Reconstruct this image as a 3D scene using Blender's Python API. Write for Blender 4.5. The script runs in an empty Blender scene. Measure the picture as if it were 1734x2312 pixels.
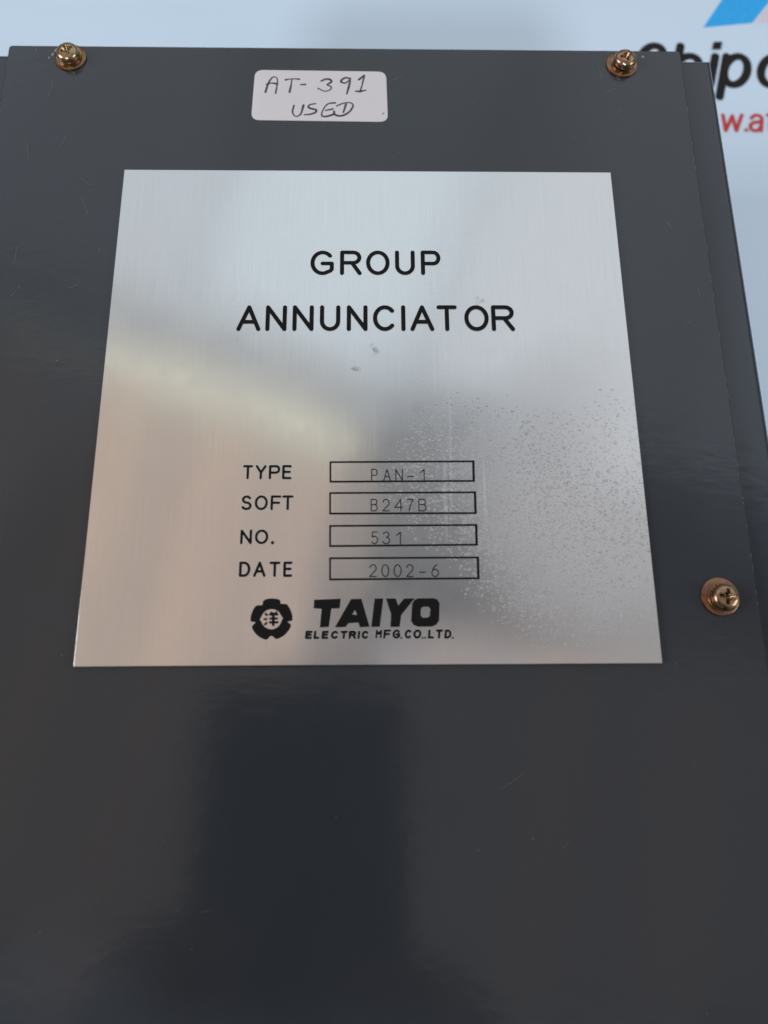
import bpy, bmesh, math, random
from mathutils import Vector, Matrix, Euler, noise
from mathutils.geometry import tessellate_polygon
random.seed(7)
scene = bpy.context.scene
COL = scene.collection
PI = math.pi

# ------------------------------------------------------------------ camera
# metres; the face of the nameplate lies at z = 0 with its centre at the origin, the box lies on its back
cam_data = bpy.data.cameras.new('camera')
cam = bpy.data.objects.new('camera', cam_data)
COL.objects.link(cam)
CAM_LOC = Vector((0.0000825, -0.0610157, 0.1325942))
CAM_ROT = Euler((0.279611, -0.0167957, -0.0071136), 'XYZ')
cam.location = CAM_LOC
cam.rotation_euler = CAM_ROT
cam_data.sensor_fit = 'VERTICAL'
cam_data.sensor_height = 7.1876
cam_data.sensor_width = 7.1876
cam_data.lens = 5.4
cam_data.clip_start = 0.005
cam_data.clip_end = 50
cam_data.dof.use_dof = True
cam_data.dof.focus_distance = 0.1505
cam_data.dof.aperture_fstop = 2.4
scene.camera = cam

# ------------------------------------------------------------------ ambient light of the room
world = bpy.data.worlds.new('World')
scene.world = world
world.use_nodes = True
bg = world.node_tree.nodes['Background']
bg.inputs['Color'].default_value = (0.92, 0.95, 1.0, 1)
bg.inputs['Strength'].default_value = 0.17

# ------------------------------------------------------------------ lamps
def lamp(name, loc, size, radiance, color, rot_z=0.0, aim=None):
    """Rectangular lamp; faces straight down unless aimed at a point."""
    d = bpy.data.lights.new(name, 'AREA')
    d.shape = 'RECTANGLE'
    d.size, d.size_y = size
    d.color = color
    d.energy = radiance * PI * size[0] * size[1]
    o = bpy.data.objects.new(name, d)
    o.location = loc
    if aim is None:
        o.rotation_euler = (0, 0, rot_z)
    else:
        o.rotation_euler = (Vector(aim) - Vector(loc)).to_track_quat('-Z', 'Y').to_euler()
    COL.objects.link(o)
    return o

SL = math.radians(-18.3)                      # the mirrored ceiling edge runs at this angle
U = Vector((math.cos(SL), math.sin(SL), 0)); V = Vector((-math.sin(SL), math.cos(SL), 0))
def on_ceiling(x, y, u, v):                   # a point on the ceiling, u along its edge and v across it
    return Vector((x, y, 2.0)) + U*u + V*v
# lamp panels added in place of the lit ceiling, brightness varied to mottle its reflection
for k, (L, c) in enumerate(((0.72, (.80, .90, 1.0)), (0.58, (.84, .92, 1.0)), (0.72, (.80, .92, 1.0)), (0.64, (.86, .93, 1.0)), (0.72, (.82, .92, 1.0)), (0.58, (.84, .93, 1.0)))):
    lamp('ceiling_light', on_ceiling(0.05, 0.98, -1.86 + 0.78*k, 1.42), (0.76, 2.84), L, c, SL)
lamp('tube_light', (-0.64, 0.975, 2.0), (1.26, 0.080), 1.05, (1.0, 0.98, 0.72), math.radians(-19.5))
lamp('gap_fill_light', (-0.62, 1.12, 2.0), (1.5, 0.20), 0.24, (0.92, 0.94, 1.0), math.radians(-19.0))  # added lamp, fills the dark gap between ceiling and tube reflections
# lamp strips added for curtain-like streaks in the reflections: leaning, of uneven brightness, warm on the left and dimmer on the right
LEAN = math.radians(-13)
def streak_lamp(x_top, y_top, width, length, L, c):
    lamp('streak_light', (x_top + math.sin(LEAN)*length/2, y_top - math.cos(LEAN)*length/2, 2.0), (width, length), L, c, LEAN)
xk = -1.50
for w_, L, c in ((.24, .46, (1, .78, .62)), (.13, .31, (1, .78, .62)), (.20, .52, (1, .69, .49)), (.10, .31, (1, .80, .66)), (.22, .50, (1, .70, .49)), (.12, .32, (1, .78, .62)),
                 (.16, .52, (1, .67, .47)), (.10, .32, (1, .80, .66)), (.14, .48, (1, .69, .50)), (.09, .30, (1, .80, .68))):
    xk += w_/2
    streak_lamp(xk, 0.90 - (xk + 0.64)*0.354, w_*0.97, 1.55, L, c)
    xk += w_/2
for w_, L, c in ((.16, .27, (.98, .90, .94)), (.12, .36, (1, .78, .66)), (.20, .28, (1, .86, .80)), (.14, .38, (1, .76, .62)), (.24, .30, (1, .82, .74)), (.16, .38, (1, .78, .66)), (.3, .28, (1, .84, .78)), (.3, .22, (.95, .9, .96))):
    xk += w_/2
    streak_lamp(xk, 0.20 - (xk - 0.1)*0.06, w_*0.97, 1.0, L, c)
    xk += w_/2
lamp('grey_light', (0.55, 0.47, 2.0), (1.1, 0.42), 0.07, (0.90, 0.92, 1.0), SL)  # unseen dim lamp added to lift the plate's dark right area
lamp('key_light', (-0.36, -1.65, 1.70), (0.16, 0.12), 300.0, (0.86, 0.93, 1.0), aim=(0.0, 0.05, 0.0))
lamp('left_fill_light', (-2.3, -0.25, 1.35), (1.2, 1.1), 7.2, (0.92, 0.95, 1.0), aim=(0.0, 0.05, 0.0))  # soft lamp added out of view to raise the diffuse light
lamp('side_light', (2.3, -0.6, 1.3), (1.0, 0.9), 5.2, (1.0, 0.97, 0.95), aim=(0.0, 0.05, 0.0))  # second unseen soft lamp, added as fill from the right

scene.view_settings.view_transform = 'Standard'
scene.view_settings.look = 'None'
scene.view_settings.exposure = 0.0
scene.view_settings.gamma = 1.0
scene.cycles.max_bounces = 6

# ------------------------------------------------------------------ helpers
MM = 0.001
def props(o, label=None, cat=None, group=None, kind=None):
    if label: o['label'] = label
    if cat: o['category'] = cat
    if group: o['group'] = group
    if kind: o['kind'] = kind
    return o
def empty(name, loc, rot=(0, 0, 0)):
    o = bpy.data.objects.new(name, None)
    o.location = loc; o.rotation_euler = rot; o.empty_display_size = 0.01
    COL.objects.link(o)
    return o
def obj(name, bm, mat, parent=None, smooth=False):
    me = bpy.data.meshes.new(name)
    bm.normal_update()
    bm.to_mesh(me); bm.free()
    if smooth:
        for p in me.polygons: p.use_smooth = True
    if mat: me.materials.append(mat)
    o = bpy.data.objects.new(name, me)
    COL.objects.link(o)
    if parent: o.parent = parent
    return o
def box_bm(x0, x1, y0, y1, z0, z1):
    bm = bmesh.new()
    v = [bm.verts.new((x, y, z)) for z in (z0, z1) for y in (y0, y1) for x in (x0, x1)]
    for f in ((0, 2, 3, 1), (4, 5, 7, 6), (0, 1, 5, 4), (2, 6, 7, 3), (0, 4, 6, 2), (1, 3, 7, 5)):
        bm.faces.new([v[i] for i in f])
    return bm
def bevel(bm, w, seg=3, test=None):
    es = [e for e in bm.edges if test is None or test(e)]
    bmesh.ops.bevel(bm, geom=es, offset=w, segments=seg, profile=0.5, affect='EDGES', clamp_overlap=True)
    return bm
def lathe(profile, seg=48):
    """profile: (r, z) from the axis outwards and down."""
    bm = bmesh.new(); rings = []
    for r, z in profile:
        if r < 1e-9: rings.append([bm.verts.new((0, 0, z))])
        else: rings.append([bm.verts.new((r*math.cos(2*PI*k/seg), r*math.sin(2*PI*k/seg), z)) for k in range(seg)])
    for a, b in zip(rings, rings[1:]):
        for k in range(seg):
            k2 = (k+1) % seg
            if len(a) == 1 and len(b) == 1: continue
            if len(a) == 1: bm.faces.new((a[0], b[k], b[k2]))
            elif len(b) == 1: bm.faces.new((a[k], b[0], a[k2]))
            else: bm.faces.new((a[k], b[k], b[k2], a[k2]))
    bmesh.ops.recalc_face_normals(bm, faces=bm.faces)
    return bm

# ------------------------------------------------------------------ strokes and lettering
def arc(cx, cy, rx, ry, a0, a1, n=12):
    return [(cx + rx*math.cos(math.radians(a0+(a1-a0)*k/n)), cy + ry*math.sin(math.radians(a0+(a1-a0)*k/n))) for k in range(n+1)]
def smooth_line(p, n=5):
    """Catmull-Rom through the points."""
    if len(p) < 3: return p
    out = []
    for i in range(len(p)-1):
        a = Vector(p[max(i-1, 0)]); b = Vector(p[i]); c = Vector(p[i+1]); d = Vector(p[min(i+2, len(p)-1)])
        for k in range(n):
            t = k/n
            q = 0.5*((2*b) + (c-a)*t + (2*a-5*b+4*c-d)*t*t + (3*b-a-3*c+d)*t**3)
            out.append((q.x, q.y))
    out.append(tuple(p[-1])[:2])
    return out
def split_corners(line, lim=50):
    out = [[line[0]]]
    for i in range(1, len(line)):
        out[-1].append(line[i])
        if i < len(line)-1:
            a = Vector(line[i])-Vector(line[i-1]); b = Vector(line[i+1])-Vector(line[i])
            if a.length > 0 and b.length > 0 and a.angle(b) > math.radians(lim): out.append([line[i]])
    return out
class Ink:
    """Collects round-ended strokes and filled shapes as thin inlaid paint; every stroke lies two microns above the one before."""
    def __init__(s, z, step=2e-6): s.step = step; s.bm = bmesh.new(); s.z = z; s.k = 0
    def stroke(s, line, w, caps=True, taper=None, mi=0):
        line = [Vector(p) for p in line]
        line = [line[0]] + [q for p, q in zip(line, line[1:]) if (q-p).length > 1e-9]
        if len(line) < 2: return
        z = s.z + s.k*s.step; s.k += 1
        L, R = [], []
        closed = len(line) > 3 and (line[0]-line[-1]).length < 1e-7
        if closed: line.pop(); caps = False
        n = len(line)
        for i, p in enumerate(line):
            d0 = (line[i]-line[i-1]).normalized() if i or closed else None
            d1 = (line[(i+1) % n]-line[i]).normalized() if i < n-1 or closed else None
            d = ((d0 or d1) + (d1 or d0)).normalized()
            nn = Vector((-d.y, d.x))
            c = 1.0
            if d0 is not None and d1 is not None: c = 1/max(0.6, nn.dot(Vector((-d0.y, d0.x))))
            hw = w/2*c
            if taper: hw *= taper(i/(n-1))
            L.append(s.bm.verts.new((*(p+nn*hw), z))); R.append(s.bm.verts.new((*(p-nn*hw), z)))
        for i in range(n if closed else n-1): s.bm.faces.new((R[i], R[(i+1) % n], L[(i+1) % n], L[i])).material_index = mi
        if caps:
            for end in (0, 1):
                p = line[-1] if end else line[0]
                a, b = (R[-1], L[-1]) if end else (L[0], R[0])
                v0 = Vector(a.co[:2])-p
                fan = [a]
                for k in range(1, 8):
                    r = Matrix.Rotation(PI*k/8, 2)
                    fan.append(s.bm.verts.new((*(p + r @ v0), z)))
                fan.append(b)
                s.bm.faces.new(fan).material_index = mi
    def lines(s, polylines, w, **kw):
        for l in polylines:
            for q in split_corners(l): s.stroke(q, w, **kw)
    def fill(s, loops):
        z = s.z + s.k*s.step; s.k += 1
        pts = [[Vector((x, y, 0)) for x, y in l] for l in loops]
        flat = [p for l in pts for p in l]
        vs = [s.bm.verts.new((p.x, p.y, z)) for p in flat]
        for t in tessellate_polygon(pts):
            f = [vs[i] for i in t]
            n = (f[1].co-f[0].co).cross(f[2].co-f[0].co)
            if n.length == 0: continue
            if n.z < 0: f.reverse()
            try: s.bm.faces.new(f)
            except ValueError: pass
    def dot(s, x, y, r, n=14, ry=None):
        s.fill([arc(x, y, r, ry or r, 0, 360-360/n, n-1)])
    def build(s, name, mat, parent): return obj(name, s.bm, mat, parent)

def glyph(ch, thin=False):
    """Centre lines in a unit box, y up."""
    A = arc
    G = {
     'A': [[(0, 0), (.5, 1), (1, 0)], [(.17, .33), (.83, .33)]],
     'B': [[(0, 0), (0, 1), (.55, 1)] + A(.6, .77, .36, .23, 90, -90, 8)[1:] + [(0, .54)], [(.6, .54)] + A(.62, .27, .38, .27, 90, -90, 8)[1:] + [(0, 0)]],
     'C': [A(.52, .5, .52, .5, 42, 318, 22)],
     'D': [[(0, 0), (0, 1), (.42, 1)] + A(.42, .5, .58, .5, 90, -90, 14)[1:] + [(0, 0)]],
     'E': [[(1, 1), (0, 1), (0, 0), (1, 0)], [(0, .52), (.88, .52)]],
     'F': [[(1, 1), (0, 1), (0, 0)], [(0, .5), (.86, .5)]],
     'G': [A(.52, .5, .52, .5, 42, 300, 22) + [(.93, .12), (1, .2), (1, .47), (.52, .47)]],
     'I': [[(.5, 0), (.5, 1)]],
     'L': [[(0, 1), (0, 0), (1, 0)]],
     'M': [[(0, 0), (0, 1), (.5, .5), (1, 1), (1, 0)]],
     'N': [[(0, 0), (0, 1), (1, 0), (1, 1)]],
     'O': [A(.5, .5, .5, .5, 90, 450, 30)],
     'P': [[(0, 0), (0, 1), (.62, 1)] + A(.66, .73, .34, .27, 90, -90, 10)[1:] + [(0, .46)]],
     'R': [[(0, 0), (0, 1), (.62, 1)] + A(.64, .75, .34, .25, 90, -90, 10)[1:] + [(0, .5)], [(.56, .5), (1, 0)]],
     'S': [A(.5, .755, .44, .245, 28, 270, 14) + A(.5, .255, .5, .255, 90, -155, 14)[1:]],
     'T': [[(0, 1), (1, 1)], [(.5, 1), (.5, 0)]],
     'U': [[(0, 1), (0, .36)] + A(.5, .36, .5, .36, 180, 360, 14)[1:] + [(1, 1)]],
     'Y': [[(0, 1), (.5, .47), (1, 1)], [(.5, .47), (.5, 0)]],
     '0': [A(.5, .5, .5, .5, 90, 450, 26)],
     '1': [[(0, .72), (.35, .8), (.9, 1), (.9, 0)]],
     '2': [A(.5, .7, .48, .3, 165, -30, 12) + [(0, 0), (1, 0)]],
     '3': [A(.45, .77, .45, .23, 160, -85, 10), A(.45, .27, .55, .27, 85, -160, 12)],
     '4': [[(.78, 0), (.78, 1), (0, .3), (1, .3)]],
     '5': [[(.92, 1), (.12, 1), (.05, .55)] + A(.46, .32, .54, .32, 128, -150, 14)],
     '6': [[(.82, 1), (.6, .95), (.28, .75), (.04, .42)], A(.5, .31, .5, .31, 90, 450, 20)],
     '7': [[(0, 1), (1, 1), (.5, .4), (.34, 0)]],
     '-': [[(0, .5), (1, .5)]],
    }
    return G[ch]
def write(name, rows, w, z, mat, parent, dotr=None, shear=0.0, rim_mat=None):
    """rows: (character, x0, x1, y0, y1) outer extents in millimetres; w the stroke in millimetres."""
    ink = Ink(z)
    rim = bool(rim_mat)
    for mi, ch, x0, x1, y0, y1 in ([(1,) + q for q in rows] if rim else []) + [(0,) + q for q in rows]:
        h = w/2
        if ch == '.':
            r = (dotr or w*0.6)
            if mi == 0: ink.dot((x0+x1)/2*MM, (y0+r)*MM, r*MM)
            continue
        if ch == '-': h = min(h, (y1-y0)/2)
        X0, X1, Y0, Y1 = x0+h, x1-h, y0+h, y1-h
        if ch == 'I': X0 = X1 = (x0+x1)/2
        for l in glyph(ch):
            q = [((X0+(X1-X0)*a + shear*((Y0+(Y1-Y0)*b)-y0))*MM, (Y0+(Y1-Y0)*b)*MM) for a, b in l]
            ink.lines([q], (w*(0.84 if ch == 'M' else 1.0) + 0.13*mi)*MM, mi=mi)
    o = ink.build(name, mat, parent)
    if rim: o.data.materials.append(rim_mat)
    return o

# ------------------------------------------------------------------ materials
def new_mat(name):
    m = bpy.data.materials.new(name); m.use_nodes = True
    nt = m.node_tree; b = nt.nodes['Principled BSDF']
    return m, nt, b
def N(nt, t, **kw):
    n = nt.nodes.new(t)
    for k, v in kw.items():
        if k.startswith('_'): setattr(n, k[1:], v)
        else: n.inputs[k.replace('__', ' ')].default_value = v
    return n
def link(nt, a, b): nt.links.new(a, b)
def coords(nt, scale=(1, 1, 1), kind='Object', rot=(0, 0, 0)):
    tc = nt.nodes.new('ShaderNodeTexCoord'); mp = nt.nodes.new('ShaderNodeMapping')
    mp.inputs['Scale'].default_value = scale; mp.inputs['Rotation'].default_value = rot
    link(nt, tc.outputs[kind], mp.inputs['Vector'])
    return mp.outputs['Vector']
def ramp(nt, fac, stops, interp='LINEAR'):
    r = nt.nodes.new('ShaderNodeValToRGB'); r.color_ramp.interpolation = interp
    el = r.color_ramp.elements
    while len(el) < len(stops): el.new(0.5)
    for e, (p, c) in zip(el, stops):
        e.position = p; e.color = c if len(c) == 4 else (*c, 1)
    link(nt, fac, r.inputs['Fac'])
    return r.outputs['Color']
def g(v): return (v, v, v, 1)
def math_(nt, op, a, b=None, clamp=False):
    n = nt.nodes.new('ShaderNodeMath'); n.operation = op; n.use_clamp = clamp
    for i, x in enumerate((a, b)):
        if x is None: continue
        if isinstance(x, (int, float)): n.inputs[i].default_value = x
        else: link(nt, x, n.inputs[i])
    return n.outputs[0]
def mixc(nt, fac, a, b):
    n = nt.nodes.new('ShaderNodeMix'); n.data_type = 'RGBA'
    for i, x in ((0, fac), (6, a), (7, b)):
        if isinstance(x, (int, float)): n.inputs[i].default_value = x
        elif isinstance(x, tuple): n.inputs[i].default_value = x if len(x) == 4 else (*x, 1)
        else: link(nt, x, n.inputs[i])
    return n.outputs[2]
def bump(nt, h, dist, strength=1.0, prev=None):
    n = nt.nodes.new('ShaderNodeBump'); n.inputs['Distance'].default_value = dist; n.inputs['Strength'].default_value = strength
    link(nt, h, n.inputs['Height'])
    if prev is not None: link(nt, prev, n.inputs['Normal'])
    return n.outputs['Normal']

# grey enamel: smooth semi-gloss with a faint orange peel and a few dust specks
def paint_mat(name='grey_enamel', base=(0.0325, 0.0372, 0.0445), peel=1.0):
    m, nt, b = new_mat(name)
    co = coords(nt)
    mott = N(nt, 'ShaderNodeTexNoise', Scale=22.0, Detail=3.0); link(nt, co, mott.inputs['Vector'])
    c0 = mixc(nt, mott.outputs['Fac'], tuple(x*0.92 for x in base), tuple(x*1.08 for x in base))
    fine = N(nt, 'ShaderNodeTexNoise', Scale=5200.0, Detail=1.0); link(nt, co, fine.inputs['Vector'])
    c1 = mixc(nt, math_(nt, 'MULTIPLY', fine.outputs['Fac'], 0.30), c0, tuple(x*1.9 for x in base))
    vor = N(nt, 'ShaderNodeTexVoronoi', Scale=130.0, Randomness=1.0); vor.feature = 'F1'; link(nt, co, vor.inputs['Vector'])
    sel = ramp(nt, vor.outputs['Color'], [(0.0, g(0)), (0.80, g(0)), (0.81, g(1)), (1.0, g(1))])
    near = ramp(nt, vor.outputs['Distance'], [(0.0, g(1)), (0.013, g(1)), (0.024, g(0)), (1.0, g(0))])
    dust = math_(nt, 'MULTIPLY', sel, near)
    c2 = mixc(nt, math_(nt, 'MULTIPLY', dust, 0.75), c1, (0.34, 0.33, 0.32))
    link(nt, c2, b.inputs['Base Color'])
    r = N(nt, 'ShaderNodeTexNoise', Scale=60.0, Detail=4.0, Roughness=0.6); link(nt, co, r.inputs['Vector'])
    rr = ramp(nt, r.outputs['Fac'], [(0.3, g(0.125)), (0.55, g(0.15)), (0.72, g(0.22))])
    link(nt, rr, b.inputs['Roughness'])
    b.inputs['IOR'].default_value = 1.52
    pl = N(nt, 'ShaderNodeTexNoise', Scale=330.0, Detail=2.5, Roughness=0.55); link(nt, coords(nt, (0.6, 1.3, 1)), pl.inputs['Vector'])
    pf = N(nt, 'ShaderNodeTexNoise', Scale=2600.0, Detail=1.0); link(nt, co, pf.inputs['Vector'])
    n1 = bump(nt, pl.outputs['Fac'], 0.000040*peel)
    n2 = bump(nt, pf.outputs['Fac'], 0.000004*peel, prev=n1)
    link(nt, n2, b.inputs['Normal'])
    return m

# brushed nameplate metal with its cloud of corrosion spots on the right, scratches and smudges
def plate_mat():
    m, nt, b = new_mat('brushed_aluminium')
    co = coords(nt)
    sep = nt.nodes.new('ShaderNodeSeparateXYZ'); link(nt, co, sep.inputs[0])
    def blob(cx, cy, rx, ry, soft=1.0):
        dx = math_(nt, 'DIVIDE', math_(nt, 'SUBTRACT', sep.outputs[0], cx*MM), rx*MM)
        dy = math_(nt, 'DIVIDE', math_(nt, 'SUBTRACT', sep.outputs[1], cy*MM), ry*MM)
        d = math_(nt, 'ADD', math_(nt, 'MULTIPLY', dx, dx), math_(nt, 'MULTIPLY', dy, dy))
        return math_(nt, 'SUBTRACT', 1.0, d, clamp=True)
    b.inputs['Metallic'].default_value = 1.0
    brush = N(nt, 'ShaderNodeTexNoise', Scale=1.0, Detail=3.0, Roughness=0.7); link(nt, coords(nt, (4200, 60, 1)), brush.inputs['Vector'])
    tone = ramp(nt, brush.outputs['Fac'], [(0.25, (0.735, 0.735, 0.74)), (0.75, (0.785, 0.785, 0.785))])
    # corrosion spots
    mask = math_(nt, 'MAXIMUM', blob(34, -25, 22, 23), math_(nt, 'MULTIPLY', blob(20, -16, 18, 18), 0.45))
    mask = math_(nt, 'MAXIMUM', mask, math_(nt, 'MULTIPLY', blob(45, -22, 13, 24), 0.70))
    haze = blob(56, -18, 42, 38)                 # oxide bloom towards the right edge
    cloud = N(nt, 'ShaderNodeTexNoise', Scale=95.0, Detail=4.0, Roughness=0.65); link(nt, co, cloud.inputs['Vector'])
    dens = math_(nt, 'MULTIPLY', mask, math_(nt, 'ADD', 0.45, math_(nt, 'MULTIPLY', cloud.outputs['Fac'], 1.1)))
    warp = N(nt, 'ShaderNodeTexNoise', Scale=1500.0, Detail=2.0); link(nt, co, warp.inputs['Vector'])
    wadd = nt.nodes.new('ShaderNodeMixRGB'); wadd.blend_type = 'ADD'; wadd.inputs[0].default_value = 0.0007
    link(nt, co, wadd.inputs[1]); link(nt, warp.outputs['Color'], wadd.inputs[2])
    def specks(scale, keep, size):
        st = nt.nodes.new('ShaderNodeMapping'); st.inputs['Scale'].default_value = (0.8, 1.25, 1); st.inputs['Rotation'].default_value = (0, 0, 0.3)
        link(nt, wadd.outputs[0], st.inputs['Vector'])
        v = N(nt, 'ShaderNodeTexVoronoi', Scale=scale, Randomness=1.0); link(nt, st.outputs[0], v.inputs['Vector'])
        sc = nt.nodes.new('ShaderNodeSeparateXYZ'); link(nt, v.outputs['Color'], sc.inputs[0])
        on = math_(nt, 'LESS_THAN', sc.outputs[0], math_(nt, 'MULTIPLY', dens, keep))
        rad = math_(nt, 'MULTIPLY', math_(nt, 'ADD', 0.35, sc.outputs[1]), size)
        body_ = math_(nt, 'MULTIPLY', math_(nt, 'SUBTRACT', rad, v.outputs['Distance']), 9.0, clamp=True)
        return math_(nt, 'MULTIPLY', on, math_(nt, 'MULTIPLY', body_, math_(nt, 'ADD', 0.35, sc.outputs[2])), clamp=True)
    spot = math_(nt, 'MAXIMUM', specks(1750.0, 0.95, 0.44), specks(820.0, 0.20, 0.22))
    spot = math_(nt, 'MAXIMUM', spot, math_(nt, 'MULTIPLY', specks(2600.0, 1.3, 0.50), 0.8))
    # a few stray pits all over the plate
    vor = N(nt, 'ShaderNodeTexVoronoi', Scale=120.0, Randomness=1.0); link(nt, co, vor.inputs['Vector'])
    sel = ramp(nt, vor.outputs['Color'], [(0.0, g(0)), (0.66, g(0)), (0.67, g(1)), (1.0, g(1))])
    near = ramp(nt, vor.outputs['Distance'], [(0.0, g(1)), (0.014, g(1)), (0.028, g(0)), (1.0, g(0))])
    pit = math_(nt, 'MULTIPLY', sel, near)
    # smudges
    sm = N(nt, 'ShaderNodeTexNoise', Scale=620.0, Detail=3.0); link(nt, co, sm.inputs['Vector'])
    smt = ramp(nt, sm.outputs['Fac'], [(0.47, g(0)), (0.62, g(1))])
    smudge = math_(nt, 'MAXIMUM', blob(21.4, 19.6, 1.3, 1.6), math_(nt, 'MULTIPLY', blob(0.9, 9.2, 1.3, 1.7), 0.8))
    smudge = math_(nt, 'MAXIMUM', smudge, math_(nt, 'MULTIPLY', blob(-2.6, 5.2, 2.0, 0.6), 1.0))
    smudge = math_(nt, 'MULTIPLY', smudge, smt, clamp=True)
    # fine upright scratches right of the middle
    scr = N(nt, 'ShaderNodeTexNoise', Scale=1.0, Detail=0.0); link(nt, coords(nt, (1500, 26, 1)), scr.inputs['Vector'])
    scs = math_(nt, 'MULTIPLY', ramp(nt, scr.outputs['Fac'], [(0.0, g(0)), (0.715, g(0)), (0.75, g(1))]), math_(nt, 'MULTIPLY', blob(13, -8, 15, 24), 1.6), clamp=True)
    c = mixc(nt, math_(nt, 'MULTIPLY', spot, 0.68), tone, (0.35, 0.335, 0.365))
    c = mixc(nt, math_(nt, 'MULTIPLY', pit, 0.7), c, (0.16, 0.13, 0.12))
    c = mixc(nt, math_(nt, 'MULTIPLY', smudge, 0.65), c, (0.20, 0.16, 0.15))
    c = mixc(nt, math_(nt, 'MULTIPLY', scs, 0.3), c, (0.92, 0.92, 0.92))
    link(nt, c, b.inputs['Base Color'])
    met = math_(nt, 'SUBTRACT', math_(nt, 'SUBTRACT', 1.0, math_(nt, 'MULTIPLY', haze, 0.60)), math_(nt, 'MAXIMUM', math_(nt, 'MULTIPLY', spot, 0.62), math_(nt, 'MULTIPLY', scs, 0.2)), clamp=True)
    link(nt, met, b.inputs['Metallic'])
    ro = ramp(nt, cloud.outputs['Fac'], [(0.3, g(0.135)), (0.7, g(0.185))])
    ro = math_(nt, 'ADD', ro, math_(nt, 'MULTIPLY', spot, 0.35), clamp=True)
    ro = math_(nt, 'ADD', ro, math_(nt, 'ADD', math_(nt, 'MULTIPLY', mask, 0.10), math_(nt, 'MULTIPLY', haze, 0.15)), clamp=True)
    link(nt, ro, b.inputs['Roughness'])
    lo = N(nt, 'ShaderNodeTexNoise', Scale=28.0, Detail=2.0); link(nt, coords(nt, (1.0, 0.55, 1)), lo.inputs['Vector'])
    n0 = bump(nt, lo.outputs['Fac'], 0.00035)
    n1 = bump(nt, brush.outputs['Fac'], 0.0000008, prev=n0)
    n2 = bump(nt, spot, 0.00001, prev=n1)
    link(nt, n2, b.inputs['Normal'])
    return m

def ink_mat(name, col, rough=0.45):
    m, nt, b = new_mat(name)
    nz = N(nt, 'ShaderNodeTexNoise', Scale=2500.0, Detail=2.0); link(nt, coords(nt), nz.inputs['Vector'])
    link(nt, mixc(nt, nz.outputs['Fac'], tuple(c*0.7 for c in col), tuple(c*1.3 for c in col)), b.inputs['Base Color'])
    b.inputs['Roughness'].default_value = rough
    b.inputs['Specular IOR Level'].default_value = 0.25
    return m
def paper_mat():
    m, nt, b = new_mat('sticker_paper')
    nz = N(nt, 'ShaderNodeTexNoise', Scale=240.0, Detail=5.0, Roughness=0.7); link(nt, coords(nt), nz.inputs['Vector'])
    link(nt, mixc(nt, nz.outputs['Fac'], (0.86, 0.825, 0.85), (0.92, 0.89, 0.91)), b.inputs['Base Color'])
    b.inputs['Roughness'].default_value = 0.5
    link(nt, bump(nt, nz.outputs['Fac'], 0.00004), b.inputs['Normal'])
    return m
def handwriting_mat():
    m, nt, b = new_mat('pen_ink')
    nz = N(nt, 'ShaderNodeTexNoise', Scale=900.0, Detail=3.0); link(nt, coords(nt), nz.inputs['Vector'])
    link(nt, ramp(nt, nz.outputs['Fac'], [(0.35, (0.035, 0.03, 0.05)), (0.72, (0.13, 0.12, 0.16))]), b.inputs['Base Color'])
    b.inputs['Roughness'].default_value = 0.5
    return m
def zinc_mat(name, stops, rough=0.2, scale=330.0):
    """Yellow-passivated zinc: gold, pink and green film in patches."""
    m, nt, b = new_mat(name)
    geo = coords(nt, (1, 1, 1.4), kind='Object')
    nz = N(nt, 'ShaderNodeTexNoise', Scale=scale, Detail=2.5, Distortion=0.8); link(nt, geo, nz.inputs['Vector'])
    lw = nt.nodes.new('ShaderNodeObjectInfo')
    f = math_(nt, 'ADD', nz.outputs['Fac'], math_(nt, 'MULTIPLY', math_(nt, 'SUBTRACT', lw.outputs['Random'], 0.5), 0.12))
    link(nt, ramp(nt, f, stops), b.inputs['Base Color'])
    b.inputs['Metallic'].default_value = 1.0
    r2 = N(nt, 'ShaderNodeTexNoise', Scale=1400.0, Detail=3.0); link(nt, geo, r2.inputs['Vector'])
    link(nt, ramp(nt, r2.outputs['Fac'], [(0.3, g(rough*0.8)), (0.75, g(rough*1.8))]), b.inputs['Roughness'])
    link(nt, bump(nt, r2.outputs['Fac'], 0.00002), b.inputs['Normal'])
    return m
def vinyl_mat():
    m, nt, b = new_mat('banner_vinyl')
    co = coords(nt)
    nz = N(nt, 'ShaderNodeTexNoise', Scale=9.0, Detail=3.0); link(nt, co, nz.inputs['Vector'])
    link(nt, mixc(nt, nz.outputs['Fac'], (0.62, 0.765, 0.91), (0.68, 0.81, 0.94)), b.inputs['Base Color'])
    b.inputs['Roughness'].default_value = 0.42
    wv = N(nt, 'ShaderNodeTexNoise', Scale=14.0, Detail=2.0); link(nt, coords(nt, (1, 2.2, 1)), wv.inputs['Vector'])
    link(nt, bump(nt, wv.outputs['Fac'], 0.0016), b.inputs['Normal'])
    return m

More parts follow.
